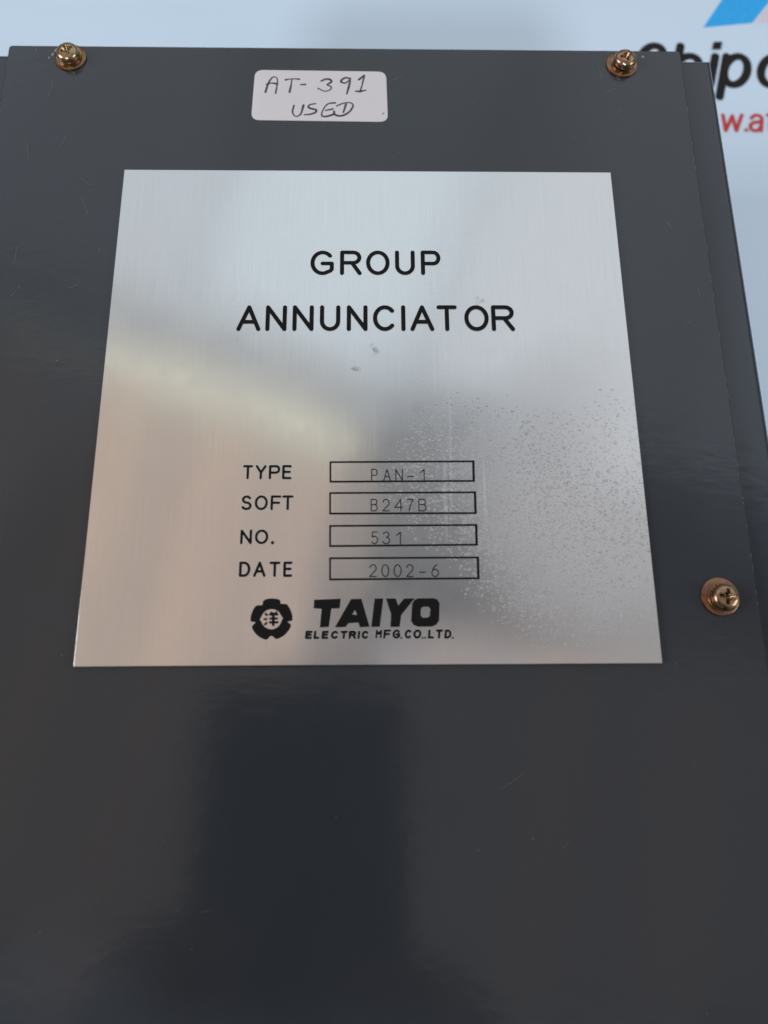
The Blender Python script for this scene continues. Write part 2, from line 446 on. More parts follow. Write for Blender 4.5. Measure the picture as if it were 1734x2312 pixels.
M_PAINT = paint_mat()
M_PAINT_BODY = paint_mat('grey_enamel_body', (0.031, 0.036, 0.0445))
M_PLATE = plate_mat()
M_INK = ink_mat('engraved_black_paint', (0.003, 0.003, 0.004), 0.55)
M_FINE_INK = ink_mat('etched_thin_line', (0.008, 0.007, 0.007), 0.6)
M_PAPER = paper_mat()
M_PEN = handwriting_mat()
M_VINYL = vinyl_mat()
M_BLACK_PRINT = ink_mat('black_print', (0.006, 0.003, 0.003), 0.4)
M_RED_PRINT = ink_mat('red_print', (0.55, 0.05, 0.045), 0.4)
M_BLUE_PRINT = ink_mat('blue_print', (0.03, 0.42, 0.90), 0.4)
M_PINK_PRINT = ink_mat('pale_pink_print', (0.72, 0.64, 0.70), 0.4)
M_BARE = new_mat('bare_steel_chip')[0]
_b = M_BARE.node_tree.nodes['Principled BSDF']; _b.inputs['Base Color'].default_value = (0.36, 0.31, 0.33, 1); _b.inputs['Roughness'].default_value = 0.6; _b.inputs['Metallic'].default_value = 0.3
GOLD = [(0.28, (0.30, 0.15, 0.12)), (0.42, (0.44, 0.28, 0.17)), (0.51, (0.43, 0.35, 0.18)), (0.60, (0.45, 0.29, 0.23)), (0.72, (0.42, 0.28, 0.30))]
COPPER = [(0.28, (0.20, 0.07, 0.045)), (0.42, (0.32, 0.14, 0.07)), (0.52, (0.28, 0.18, 0.085)), (0.62, (0.32, 0.13, 0.10)), (0.74, (0.32, 0.21, 0.19))]
M_ZINC = zinc_mat('yellow_zinc_head', GOLD, 0.21)
M_ZINC_WASHER = zinc_mat('yellow_zinc_washer', COPPER, 0.24)
M_RECESS = ink_mat('recess_grime_and_shade', (0.014, 0.010, 0.005), 0.6)  # grime, with the shade of the deep cross put into its colour
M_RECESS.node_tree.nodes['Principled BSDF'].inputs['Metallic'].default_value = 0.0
M_CUT = new_mat('cut_metal_edge')[0]          # the bright edge left by the engraving cutter
_b = M_CUT.node_tree.nodes['Principled BSDF']; _b.inputs['Base Color'].default_value = (0.9, 0.89, 0.87, 1); _b.inputs['Metallic'].default_value = 0.85; _b.inputs['Roughness'].default_value = 0.45
# ------------------------------------------------------------------ measured lettering, millimetres on the plate
WORDS = [
    ('GROUP', 0.81, [('G', -11.57, -6.95, 25.48, 31.01), ('R', -5.74, -1.45, 25.51, 31.04), ('O', -0.61, 4.06, 25.53, 31.06), ('U', 5.13, 9.05, 25.55, 31.09), ('P', 10.23, 14.15, 25.57, 31.11)]),
    ('ANNUNCIATOR', 0.81, [('A', -25.5, -20.88, 13.19, 18.72), ('N', -19.96, -15.89, 13.2, 18.73), ('N', -14.78, -10.71, 13.22, 18.75), ('U', -9.52, -5.59, 13.23, 18.76), ('N', -4.33, -0.32, 13.24, 18.78), ('C', 0.72, 5.18, 13.25, 18.8), ('I', 6.18, 7.0, 13.26, 18.81), ('A', 7.93, 12.55, 13.27, 18.82), ('T', 13.07, 17.02, 13.28, 18.83), ('O', 18.4, 23.14, 13.29, 18.85), ('R', 23.67, 28.15, 13.3, 18.86)]),
    ('TYPE', 0.47, [('T', -22.99, -21.16, -16.74, -14.01), ('Y', -20.73, -18.7, -16.75, -14.01), ('P', -18.29, -16.2, -16.75, -14.02), ('E', -15.88, -14.14, -16.75, -14.02)]),
    ('SOFT', 0.47, [('S', -23.03, -21.11, -22.57, -19.78), ('O', -20.62, -18.24, -22.58, -19.78), ('F', -17.78, -15.86, -22.58, -19.79), ('T', -15.71, -13.65, -22.59, -19.79)]),
    ('NO.', 0.48, [('N', -22.92, -20.82, -28.84, -26.12), ('O', -20.34, -17.94, -28.85, -26.13), ('.', -17.46, -16.89, -28.86, -26.14)]),
    ('DATE', 0.49, [('D', -22.88, -20.87, -34.71, -31.94), ('A', -20.39, -18.18, -34.72, -31.95), ('T', -17.6, -15.66, -34.73, -31.96), ('E', -15.16, -13.54, -34.74, -31.96)]),
    ('PAN-1', 0.19, [('P', 0.29, 1.48, -17.08, -14.78), ('A', 2.5, 3.87, -17.09, -14.78), ('N', 4.69, 6.06, -17.09, -14.79), ('-', 6.84, 8.09, -16.42, -16.11), ('1', 9.12, 10.11, -17.1, -14.79)]),
    ('B247B', 0.19, [('B', 0.19, 1.45, -22.83, -20.49), ('2', 2.29, 3.64, -22.83, -20.49), ('4', 4.42, 6.01, -22.84, -20.5), ('7', 6.64, 7.94, -22.84, -20.5), ('B', 8.77, 10.22, -22.85, -20.5)]),
    ('531', 0.19, [('5', 0.31, 1.51, -28.88, -26.57), ('3', 2.31, 3.64, -28.89, -26.57), ('1', 4.67, 5.64, -28.9, -26.58)]),
    ('2002-6', 0.19, [('2', -0.09, 1.25, -34.79, -32.5), ('0', 2.04, 3.42, -34.8, -32.51), ('0', 4.18, 5.61, -34.81, -32.52), ('2', 6.37, 7.72, -34.82, -32.53), ('-', 8.65, 9.94, -34.11, -33.83), ('6', 10.82, 12.15, -34.83, -32.54)]),
    ('ELECTRIC', 0.45, [('E', -11.15, -9.92, -45.54, -44.08), ('L', -9.71, -8.64, -45.55, -44.08), ('E', -8.35, -7.12, -45.56, -44.09), ('C', -6.76, -5.45, -45.57, -44.1), ('T', -5.19, -3.84, -45.57, -44.11), ('R', -3.72, -2.36, -45.58, -44.11), ('I', -2.17, -1.75, -45.59, -44.12), ('C', -1.51, -0.27, -45.59, -44.12)]),
    ('MFG.CO.,LTD.', 0.43, [('M', 0.85, 2.04, -45.53, -43.92), ('F', 2.23, 3.54, -45.54, -43.93), ('G', 3.78, 5.16, -45.55, -43.94), ('.', 5.21, 5.54, -45.55, -43.94), ('C', 5.87, 7.11, -45.56, -43.95), ('O', 7.35, 8.78, -45.57, -43.96), ('.', 8.88, 9.19, -45.57, -43.96), ('.', 9.33, 9.64, -45.57, -43.96), ('L', 9.9, 10.98, -45.58, -43.97), ('T', 11.17, 12.48, -45.59, -43.97), ('D', 12.72, 13.96, -45.59, -43.98), ('.', 14.03, 14.42, -45.6, -43.99)]),
]
FRAMES =  [[(-7.13, -13.47), (19.01, -13.34), (18.95, -17.11), (-7.09, -17.23)], [(-7.12, -19.38), (19.07, -19.28), (19.03, -23.2), (-7.07, -23.23)], [(-7.04, -25.52), (19.05, -25.41), (18.99, -29.03), (-7.0, -29.21)], [(-6.97, -31.41), (19.1, -31.36), (19.06, -35.09), (-6.93, -35.19)]]
TAIYO =  {'T': [[(-9.57, -38.83), (-5.13, -38.68), (-5.26, -40.18), (-6.7, -40.24), (-7.11, -43.4), (-8.49, -43.47), (-8.23, -40.29), (-9.62, -40.16)]], 'A': [[(-3.2, -38.74), (-1.51, -38.69), (-0.15, -43.39), (-1.63, -43.48), (-1.94, -42.67), (-3.73, -42.78), (-4.2, -43.42), (-5.87, -43.46)], [(-2.59, -40.55), (-3.02, -41.39), (-2.18, -41.4)]], 'I': [[(0.9, -38.68), (2.27, -38.64), (1.64, -43.4), (0.33, -43.44)]], 'Y': [[(2.92, -38.69), (4.44, -38.65), (4.91, -39.98), (6.01, -38.7), (7.63, -38.66), (5.37, -41.43), (5.06, -43.42), (3.62, -43.46), (3.76, -41.3)]], 'O': [[(7.82, -38.9), (8.42, -38.66), (11.08, -38.65), (11.68, -38.87), (12.03, -39.46), (11.88, -42.42), (11.45, -43.07), (10.73, -43.42), (8.33, -43.43), (7.57, -43.12), (7.2, -42.47), (7.44, -39.51)], [(9.17, -40.07), (10.13, -40.05), (10.49, -40.42), (10.39, -41.57), (10.04, -41.93), (9.13, -41.95), (8.78, -41.57), (8.85, -40.41)]]}
EMBLEM =  [[(-18.46, -39.12), (-18.36, -38.86), (-17.89, -38.64), (-17.3, -38.54), (-16.71, -38.53), (-16.12, -38.61), (-15.67, -38.76), (-15.5, -39.02), (-15.52, -39.32), (-15.39, -39.47), (-14.5, -39.51), (-14.24, -39.66), (-13.86, -40.25), (-13.55, -40.92), (-13.36, -41.66), (-13.36, -42.25), (-13.54, -42.38), (-14.24, -42.5), (-13.6, -43.05), (-13.59, -43.35), (-13.87, -43.93), (-14.33, -44.51), (-14.9, -45.02), (-15.54, -45.34), (-15.98, -45.45), (-16.2, -45.34), (-16.57, -45.01), (-16.83, -44.92), (-17.08, -45.0), (-17.4, -45.37), (-17.65, -45.55), (-17.94, -45.51), (-18.6, -45.25), (-19.2, -44.85), (-19.81, -44.19), (-20.16, -43.53), (-20.14, -43.24), (-19.61, -42.66), (-19.73, -42.52), (-20.32, -42.47), (-20.47, -42.29), (-20.44, -41.62), (-20.27, -40.89), (-19.97, -40.22), (-19.69, -39.85), (-19.47, -39.73), (-18.73, -39.71), (-18.52, -39.62), (-18.45, -39.41)], [(-16.87, -40.31), (-16.28, -40.43), (-15.68, -40.8), (-15.34, -41.28), (-15.14, -41.65), (-14.91, -41.87), (-15.05, -42.24), (-15.26, -42.75), (-15.53, -43.23), (-15.96, -43.59), (-16.47, -43.84), (-16.98, -43.88), (-17.56, -43.73), (-18.09, -43.43), (-18.47, -42.96), (-18.71, -42.48), (-18.97, -42.16), (-18.7, -41.63), (-18.46, -41.12), (-18.11, -40.71), (-17.53, -40.4)]]
CHAR =  [(0.403, [(-17.95, -41.16), (-17.72, -41.38)]), (0.366, [(-18.13, -42.08), (-17.77, -42.08)]), (0.366, [(-17.74, -42.74), (-17.99, -42.99)]), (0.476, [(-16.63, -41.13), (-16.58, -43.07)]), (0.425, [(-17.19, -41.27), (-15.94, -41.26)]), (0.381, [(-17.13, -41.99), (-15.98, -41.98)]), (0.425, [(-17.15, -42.63), (-15.9, -42.64)]), (0.366, [(-17.0, -40.96), (-16.81, -41.24)]), (0.366, [(-16.12, -40.92), (-16.29, -41.24)])]
HAND =  {'A': [[(-22.01, 70.43), (-21.57, 72.46), (-21.0, 73.87), (-20.3, 74.52), (-19.6, 73.88), (-19.61, 72.22), (-19.85, 70.19)], [(-21.88, 72.51), (-20.76, 72.85), (-19.56, 72.58)]], 'T': [[(-17.86, 73.72), (-16.47, 73.99), (-14.92, 73.93)], [(-16.47, 73.91), (-16.63, 72.25), (-16.89, 70.47)]], '-': [[(-14.58, 72.48), (-13.56, 72.54)]], '3': [[(-10.18, 73.46), (-9.25, 73.99), (-8.26, 73.87), (-8.05, 73.23), (-8.86, 72.51), (-8.1, 72.03), (-8.19, 71.24), (-9.42, 70.8), (-10.87, 71.55)]], '9': [[(-3.99, 74.12), (-4.92, 74.41), (-5.79, 73.84), (-5.91, 73.28), (-5.02, 73.0), (-4.09, 73.86), (-3.89, 74.37)], [(-3.93, 74.22), (-4.15, 72.63), (-4.69, 70.13)]], '1': [[(-2.13, 73.93), (-0.99, 75.04)], [(-0.99, 75.04), (-1.3, 73.17), (-1.86, 70.67)], [(-2.8, 70.81), (-1.71, 70.87), (-0.62, 71.14)]], 'U': [[(-15.88, 66.96), (-16.12, 65.21), (-15.45, 64.18), (-14.5, 64.61), (-14.12, 65.73), (-13.85, 67.1)]], 'S': [[(-11.27, 67.5), (-12.43, 67.24), (-12.82, 66.61), (-12.3, 66.24), (-11.24, 65.93), (-11.27, 65.26), (-12.38, 64.75), (-13.59, 64.61)]], 'E': [[(-7.13, 67.74), (-8.55, 67.53), (-9.4, 66.52), (-9.94, 65.02), (-9.77, 64.23), (-8.72, 64.28), (-7.4, 64.79)], [(-9.14, 65.77), (-7.62, 66.16)]], 'D': [[(-4.84, 67.44), (-5.37, 65.31)], [(-6.81, 66.92), (-5.49, 67.63), (-4.06, 67.82), (-3.34, 67.2), (-3.85, 65.82), (-4.86, 64.82), (-6.08, 64.36), (-7.2, 64.74), (-7.35, 65.54)]]}

# ------------------------------------------------------------------ the box
Z_COVER = -0.0009      # face of the front cover, just under the nameplate face
Z_BODY = -0.0030       # face of the box flange behind the cover
Z_BANNER = -0.0450
CX0, CX1, CY0, CY1 = -0.0778, 0.0685, -0.1595, 0.0826
BX0, BX1, BY0, BY1 = -0.0858, 0.0765, -0.1605, 0.0828

box = props(empty('annunciator_box', (0, 0, Z_BANNER)), 'dark grey metal box with silver nameplate and zinc screws, lying on the printed banner', 'control box')
def local(o):
    """Parent to the box while keeping world coordinates in the mesh."""
    o.parent = box; o.location = (0, 0, -Z_BANNER); return o
def sub(o, parent):
    o.parent = parent; return o

# body: a folded steel tray, its edges rounded by the bend
bm = box_bm(BX0, BX1, BY0, BY1, Z_BANNER + 0.0004, Z_BODY)
bevel(bm, 0.0016, 8, lambda e: all(abs(v.co.z - Z_BODY) < 1e-6 for v in e.verts))
bevel(bm, 0.0012, 4, lambda e: abs(e.verts[0].co.z-e.verts[1].co.z) > 0.02)
body = local(obj('box_body', bm, M_PAINT_BODY))
# front cover: 1.6 mm sheet standing on a 0.5 mm shadow gap
bm = box_bm(CX0, CX1, CY0, CY1, Z_COVER - 0.0016, Z_COVER)
bevel(bm, 0.0007, 3, lambda e: abs(e.verts[0].co.z-e.verts[1].co.z) > 0.001)
bevel(bm, 0.00022, 2, lambda e: all(abs(v.co.z - Z_COVER) < 1e-6 for v in e.verts))
cover = local(obj('front_cover', bm, M_PAINT))
bm = box_bm(CX0+0.0015, CX1-0.0015, CY0+0.0015, CY1-0.0015, Z_BODY - 0.0001, Z_COVER - 0.0016 + 0.0001)
gasket = local(obj('cover_spacer', bm, M_PAINT_BODY))

# paint chips
def chip(x, y, w, h, rot, seed):
    rnd = random.Random(seed); pts = []
    for k in range(11):
        a = 2*PI*k/11; r = 0.55 + 0.45*rnd.random()
        px, py = w/2*r*math.cos(a), h/2*r*math.sin(a)
        pts.append(((x + px*math.cos(rot)-py*math.sin(rot))*MM, (y + px*math.sin(rot)+py*math.cos(rot))*MM))
    return pts
ink = Ink(Z_COVER + 1.2e-5)
for c in ((-67.6, 81.3, 1.1, 0.8, 1.0, 1), (-68.2, 80.2, 0.55, 1.2, -0.3, 2), (-68.9, 79.3, 0.4, 0.9, -0.2, 3), (-71.9, 81.4, 0.3, 0.35, 0, 4),
          (60.0, 80.9, 0.75, 0.6, 0.6, 5), (58.6, 81.4, 0.3, 0.2, 0, 6), (-45.0, 79.9, .14, .14, 0, 7), (-69.0, 74.9, .25, .14, 0.6, 8)):
    ink.fill([chip(*c)])
for k in range(30):
    y = random.uniform(20, 79)
    ink.fill([chip(-77.5, y, 0.06, random.uniform(.4, 1.6), 0, 50+k)])
for k in range(26):
    y = random.uniform(-40, 72)
    ink.fill([chip(68.2, y, 0.05, random.uniform(.4, 1.7), 0, 90+k)])
rs = random.Random(11)
for k in range(26):                                  # hairline scratches, most of them near the screws and edges
    cx_, cy_ = rs.choice(((-62, 74), (54, 73), (60, -30), (-60, 30), (20, -70), (-30, -80), (62, 20), (-66, 60), (0, 60)))
    x, y, a, ln = cx_ + rs.gauss(0, 7), cy_ + rs.gauss(0, 9), rs.uniform(0, PI), rs.uniform(0.8, 5)
    if -51 < x < 51 and -51 < y < 51 or not (-75 < x < 66 and y < 80): continue
    ink.stroke(smooth_line([(x*MM, y*MM), ((x+ln*.5*math.cos(a)+.1)*MM, (y+ln*.5*math.sin(a)-.1)*MM), ((x+ln*math.cos(a))*MM, (y+ln*math.sin(a))*MM)], 4), 0.022*MM, caps=False)
for k in range(70):                                  # dust
    x, y = rs.uniform(-70, 64), rs.uniform(-120, 79)
    if -52 < x < 52 and -52 < y < 52: continue
    ink.fill([chip(x, y, rs.uniform(.07, .17), rs.uniform(.07, .22), rs.uniform(0, 3), 200+k)])
sub(props(ink.build('paint_chips', M_BARE, None), kind='stuff'), cover)
ink = Ink(Z_BODY + 1.2e-5)

# nameplate: thin metal sheet, with inlaid black lettering
PL = 0.05
bm = box_bm(-PL, PL, -PL, PL, Z_COVER + 0.00002, 0.0)
bevel(bm, 0.00012, 2, lambda e: all(abs(v.co.z) < 1e-6 for v in e.verts))
plate = local(obj('nameplate', bm, M_PLATE))
ZP = 0.000012
for text, w, rows in WORDS:
    thin = w < 0.2
    write('lettering', rows, w, ZP, M_FINE_INK if thin else M_INK, plate, rim_mat=None if thin else M_CUT, shear=0.10 if text[:3] in ('ELE', 'MFG') else 0.0, dotr={'NO.': 0.30, 'ELECTRIC': .2, 'MFG.CO.,LTD.': 0.17}.get(text))
for q in FRAMES:
    ink = Ink(ZP + 0.00006*0)
    a, b_, c, d = [Vector(p)*MM for p in q]
    for p, r, w in ((a, b_, .35), (b_, c, .44), (c, d, .36), (d, a, .33)):
        ink.stroke([p, r], w*MM)
    ink.build('value_frame', M_INK, plate)
for ch in 'TAIYO':
    ink = Ink(ZP)
    ink.fill([[(x*MM, y*MM) for x, y in l] for l in TAIYO[ch]])
    for l in TAIYO[ch][:1]:                       # rounds the routed corners
        pts = [Vector(p)*MM for p in l]
        n = len(pts)
        for i in range(n): 
            ink.stroke([pts[i], pts[(i+1) % n]], 0.16*MM)
    ink.build('bold_letter', M_INK, plate)
ink = Ink(ZP)
ink.fill([[(x*MM, y*MM) for x, y in l] for l in EMBLEM])
for l in EMBLEM:
    pts = [(x*MM, y*MM) for x, y in l]
    ink.stroke(pts + pts[:1], 0.09*MM)
for w, q in CHAR:
    ink.stroke([(x*MM, y*MM) for x, y in q], w*MM)
ink.build('emblem', M_INK, plate)

# paper sticker with pen writing
def rounded_quad(q, r, n=6):
    pts = []
    m = len(q)
    for i in range(m):
        p = Vector(q[i]); a = (Vector(q[i-1])-p).normalized(); b_ = (Vector(q[(i+1) % m])-p).normalized()
        for k in range(n+1):
            t = k/n
            s0 = p + a*r; s1 = p + b_*r
            pts.append(tuple(s0*(1-t)**2 + p*2*t*(1-t) + s1*t*t))
    return pts
def slab(loop, z0, z1, name, mat, parent, bev=0.0):
    bm = bmesh.new()
    lo = [bm.verts.new((x*MM, y*MM, z0)) for x, y in loop]; hi = [bm.verts.new((x*MM, y*MM, z1)) for x, y in loop]
    f = bm.faces.new(hi); bm.faces.new(lo[::-1])
    n = len(loop)
    for i in range(n): bm.faces.new((lo[i], lo[(i+1) % n], hi[(i+1) % n], hi[i]))
    bmesh.ops.recalc_face_normals(bm, faces=bm.faces)
    if bev: bevel(bm, bev, 2, lambda e: all(abs(v.co.z-z1) < 1e-7 for v in e.verts))
    return obj(name, bm, mat, parent)
STICKER = [(-24.45, 76.35), (3.75, 76.15), (4.05, 62.95), (-24.80, 63.20)]
st = slab(rounded_quad(STICKER, 1.9), Z_COVER+0.00001, Z_COVER+0.00016, 'paper_sticker', M_PAPER, None, 0.00004)
local(st); props(st, label='small white rounded sticker with a handwritten stock number above the nameplate')
ink = Ink(Z_COVER + 0.00017)
rw = random.Random(3)
for ch, ls in HAND.items():
    for l in ls:
        pts = smooth_line([(x*MM, y*MM) for x, y in l], 6)
        ph = rw.random()*6
        ink.stroke(pts, 0.44*MM, taper=lambda t, ph=ph: 0.86 + 0.22*math.sin(ph + 5*t))
ink.dot(3.05*MM, 65.05*MM, 0.16*MM)
ink.build('pen_writing', M_PEN, st)

# ------------------------------------------------------------------ screws (pan head, cross recess) with spring and plain washer
def screw_head_mesh():
    R, H = 2.42*MM, 1.62*MM
    prof = [(0, H), (0.45*R, H-0.02*MM), (0.68*R, H-0.10*MM), (0.84*R, H-0.29*MM), (0.94*R, H-0.58*MM), (R, H-1.0*MM), (R, 0.12*MM), (0.97*R, 0), (0, 0)]
    head = obj('tmp_head', lathe(prof, 56), M_ZINC)
    cut = bmesh.new()
    def bar(w0, l0, w1, l1, z0, z1, ang):
        vs = []
        for z, w, l in ((z0, w0, l0), (z1, w1, l1)):
            for sx, sy in ((-1, -1), (1, -1), (1, 1), (-1, 1)):
                p = Vector((sx*l/2, sy*w/2, 0)); p.rotate(Euler((0, 0, ang)))
                vs.append(cut.verts.new((p.x, p.y, z)))
        for f in ((3, 2, 1, 0), (4, 5, 6, 7), (0, 1, 5, 4), (1, 2, 6, 5), (2, 3, 7, 6), (3, 0, 4, 7)):
            cut.faces.new([vs[i] for i in f])
    top = H + 0.3*MM; bot = H - 1.25*MM
    bar(.46*MM, 1.2*MM, .72*MM, 3.35*MM, bot, top, 0)
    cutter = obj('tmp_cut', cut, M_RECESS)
    cut2 = bmesh.new()
    vs = []
    for z, w, l in ((bot, .46*MM, 1.2*MM), (top, .72*MM, 3.35*MM)):
        for sx, sy in ((-1, -1), (1, -1), (1, 1), (-1, 1)):
            vs.append(cut2.verts.new((sy*w/2*-1, sx*l/2, z)))
    for f in ((3, 2, 1, 0), (4, 5, 6, 7), (0, 1, 5, 4), (1, 2, 6, 5), (2, 3, 7, 6), (3, 0, 4, 7)):
        cut2.faces.new([vs[i] for i in f])
    bmesh.ops.recalc_face_normals(cut2, faces=cut2.faces)
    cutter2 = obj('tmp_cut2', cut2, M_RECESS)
    # flared centre of the recess
    cone = lathe([(0, top), (1.05*MM, top), (0.28*MM, bot-0.1*MM), (0, bot-0.25*MM)], 8)
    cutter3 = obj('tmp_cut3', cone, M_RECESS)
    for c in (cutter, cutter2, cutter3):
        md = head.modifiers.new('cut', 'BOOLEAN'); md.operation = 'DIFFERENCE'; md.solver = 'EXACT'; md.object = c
    md = head.modifiers.new('bev', 'BEVEL'); md.width = 0.05*MM; md.segments = 2; md.limit_method = 'ANGLE'; md.angle_limit = math.radians(38)
    bpy.context.view_layer.update()
    ev = head.evaluated_get(bpy.context.evaluated_depsgraph_get())
    me = bpy.data.meshes.new_from_object(ev)
    me.name = 'screw'
    for o in (head, cutter, cutter2, cutter3): bpy.data.objects.remove(o)
    for p in me.polygons: p.use_smooth = True
    try: me.set_sharp_from_angle(angle=math.radians(32))
    except Exception: pass
    return me
HEAD = screw_head_mesh()
W_T, S_T = 0.42*MM, 0.55*MM
def washer_mesh():
    R = 3.4*MM
    bm = lathe([(1.6*MM, W_T), (R-0.15*MM, W_T), (R-0.04*MM, W_T-0.05*MM), (R, W_T-0.16*MM), (R, 0.06*MM), (R-0.05*MM, 0), (1.6*MM, 0)], 72)
    me = bpy.data.meshes.new('washer'); bm.to_mesh(me); bm.free()
    for p in me.polygons: p.use_smooth = True
    me.set_sharp_from_angle(angle=math.radians(40))
    me.materials.append(M_ZINC_WASHER); return me
def spring_mesh():
    """Split ring: square section swept round, its two ends a little apart."""
    bm = bmesh.new(); n = 60; secs = []
    ri, ro = 1.6*MM, 2.68*MM
    for k in range(n+1):
        a = math.radians(8 + 346*k/n); lift = 0.16*MM*k/n
        secs.append([bm.verts.new((r*math.cos(a + s), r*math.sin(a + s), z + lift)) for r, z, s in ((ri, 0, 0), (ro, 0, 0), (ro+0.03*MM, S_T*0.5, 0.02), (ro, S_T-0.16*MM, 0.04), (ri, S_T-0.16*MM, 0.04))])
    for a, b_ in zip(secs, secs[1:]):
        for i in range(5): bm.faces.new((a[i], b_[i], b_[(i+1) % 5], a[(i+1) % 5]))
    bm.faces.new(secs[0]); bm.faces.new(secs[-1][::-1])
    bmesh.ops.recalc_face_normals(bm, faces=bm.faces)
    me = bpy.data.meshes.new('spring_washer'); bm.to_mesh(me); bm.free()
    for p in me.polygons: p.use_smooth = True
    me.set_sharp_from_angle(angle=math.radians(35))
    me.materials.append(M_ZINC); return me
WASHER, SPRING = washer_mesh(), spring_mesh()
def screw(x, y, rot, tilt, label, woff=(0.1, 0.1)):
    h = bpy.data.objects.new('screw', HEAD); COL.objects.link(h)
    h.parent = box
    zb = Z_COVER + W_T + S_T
    h.location = (x*MM, y*MM, zb - Z_BANNER); h.rotation_euler = (tilt[0], tilt[1], rot)
    h['label'] = label
    inv = Matrix.Translation(h.location) @ h.rotation_euler.to_matrix().to_4x4()
    for nm, me, dz, rr in (('washer', WASHER, -(W_T+S_T), 0), ('spring_washer', SPRING, -S_T, 2.2)):
        o = bpy.data.objects.new(nm, me); COL.objects.link(o); o.parent = h
        off = Vector((*woff, 0))*MM if nm == 'washer' else Vector()
        o.matrix_local = inv.inverted() @ (Matrix.Translation((x*MM+off.x, y*MM+off.y, zb + dz - Z_BANNER + (1e-5 if nm == 'washer' else 2e-5))) @ Matrix.Rotation(rr+rot, 4, 'Z'))
    return h
screw(-64.25, 79.0, math.radians(28), (0.02, -0.03), 'copper-toned screw at the top corner above the paint chip')
screw(55.4, 78.5, math.radians(14), (-0.03, 0.04), 'brightest gold screw at the top edge near the banner lettering', (-0.3, 0))
screw(61.95, -38.75, math.radians(-9), (0.0, 0.03), 'coppery screw beside the lower part of the nameplate', (-0.3, 0.35))

# ------------------------------------------------------------------ the banner under the box
X0, X1, Y0, Y1 = -0.42, 0.46, -0.42, 0.60
bm = box_bm(X0, X1, Y0, Y1, Z_BANNER - 0.0006, Z_BANNER)
banner = props(obj('printed_banner', bm, M_VINYL), 'pale blue-white vinyl banner with black, red and blue print, spread flat under the grey box', 'banner')
ZB = Z_BANNER + 0.00003
def sheared(rows, w, name, mat, base, k, glyphs):
    ink = Ink(ZB, 1.2e-5)
    for ch, x0, x1, h in rows:
        for l in glyphs(ch):
            q = []
            for a, b_ in l:
                y = base + b_*h
                q.append(((x0 + (x1-x0)*a + k*(y-base))*MM, y*MM))
            ink.lines([q], w*MM, caps=(ch != 'x'))
    return ink.build(name, mat, banner)
def low(ch):
    A = arc
    return {
     'S': [A(.55, .74, .42, .26, 20, 265, 14) + A(.5, .25, .5, .25, 90, -165, 14)[1:]],
     'h': [[(0, 0), (0, 1.36)], [(0, .62)] + A(.5, .62, .5, .38, 180, 0, 12)[1:] + [(1, 0)]],
     'i': [[(.5, 0), (.5, 1)]],
     'p': [[(0, -.42), (0, 1)], A(.5, .5, .5, .5, 90, 450, 24)],
     'o': [A(.5, .5, .5, .5, 90, 450, 24)],
     'w': [[(0, 1), (.22, 0), (.5, .95), (.78, 0), (1, 1)]],
     'a': [A(.45, .72, .42, .28, 165, 0, 10) + [(.87, 0)], [(.87, .58), (.5, .56)] + A(.42, .27, .42, .27, 80, 280, 12) + [(.7, .06), (.87, .3)]],
     't': [[(.4, 1.3), (.4, .2)] + A(.65, .2, .25, .2, 180, 300, 6)[1:], [(0, 1), (.85, 1)]],
    }[ch]
XH = 10.3
sheared([('S', 76.0, 83.2, 14.0), ('h', 87.6, 94.2, XH), ('i', 97.2, 99.6, XH), ('p', 101.7, 108.5, XH), ('o', 112.5, 119.6, XH)], 2.5, 'black_lettering', M_BLACK_PRINT, 117.9, 0.27, low)
ink = Ink(ZB + 2.4e-4)
ink.fill([[(101.25*MM, 133.3*MM), (103.85*MM, 133.35*MM), (103.0*MM, 130.5*MM), (100.4*MM, 130.45*MM)]])
ink.build('letter_dot', M_BLACK_PRINT, banner)
red = sheared([('w', 82.6, 88.4, 5.4), ('w', 91.0, 96.8, 5.4), ('w', 99.6, 105.0, 5.4), ('a', 107.7, 111.3, 5.4), ('t', 112.5, 114.8, 5.4)], 1.05, 'red_lettering', M_RED_PRINT, 101.8, 0.2, low)
ink = Ink(ZB + 2.4e-4); ink.dot(106.6*MM, 101.95*MM, .55*MM)
ink.build('red_stop', M_RED_PRINT, banner)
ink = Ink(ZB)
ink.fill([[(98.9*MM, 138.8*MM), (113.8*MM, 140.7*MM), (131*MM, 163*MM), (116*MM, 165*MM)]])
ink.build('blue_stripe', M_BLUE_PRINT, banner)
ink = Ink(ZB)
ink.fill([[(114.6*MM, 140.9*MM), (140*MM, 141.2*MM), (140*MM, 163*MM), (131.8*MM, 163*MM)]])
ink.build('pink_field', M_PINK_PRINT, banner)

# ------------------------------------------------------------------ the phone that takes the picture, seen mirrored in the enamel
def glossy(name, col, rough):
    m, nt, b = new_mat(name)
    nz = N(nt, 'ShaderNodeTexNoise', Scale=300.0, Detail=2.0); link(nt, coords(nt), nz.inputs['Vector'])
    link(nt, mixc(nt, nz.outputs['Fac'], tuple(c*0.85 for c in col), tuple(c*1.15 for c in col)), b.inputs['Base Color'])
    b.inputs['Roughness'].default_value = rough
    return m
M_CASE = glossy('phone_case', (0.012, 0.014, 0.016), 0.4)
M_GLASS = glossy('lens_glass', (0.004, 0.004, 0.006), 0.1)
M_RIM = glossy('lens_rim', (0.05, 0.05, 0.055), 0.35)
phone = props(empty('phone', CAM_LOC, CAM_ROT), 'dark phone held over the grey box with its camera pointing down', 'phone')
def rrect(x0, x1, y0, y1, r, n=8):
    out = []
    for cx, cy, a in ((x1-r, y1-r, 0), (x0+r, y1-r, 90), (x0+r, y0+r, 180), (x1-r, y0+r, 270)):
        out += arc(cx, cy, r, r, a, a+90, n)
    return out
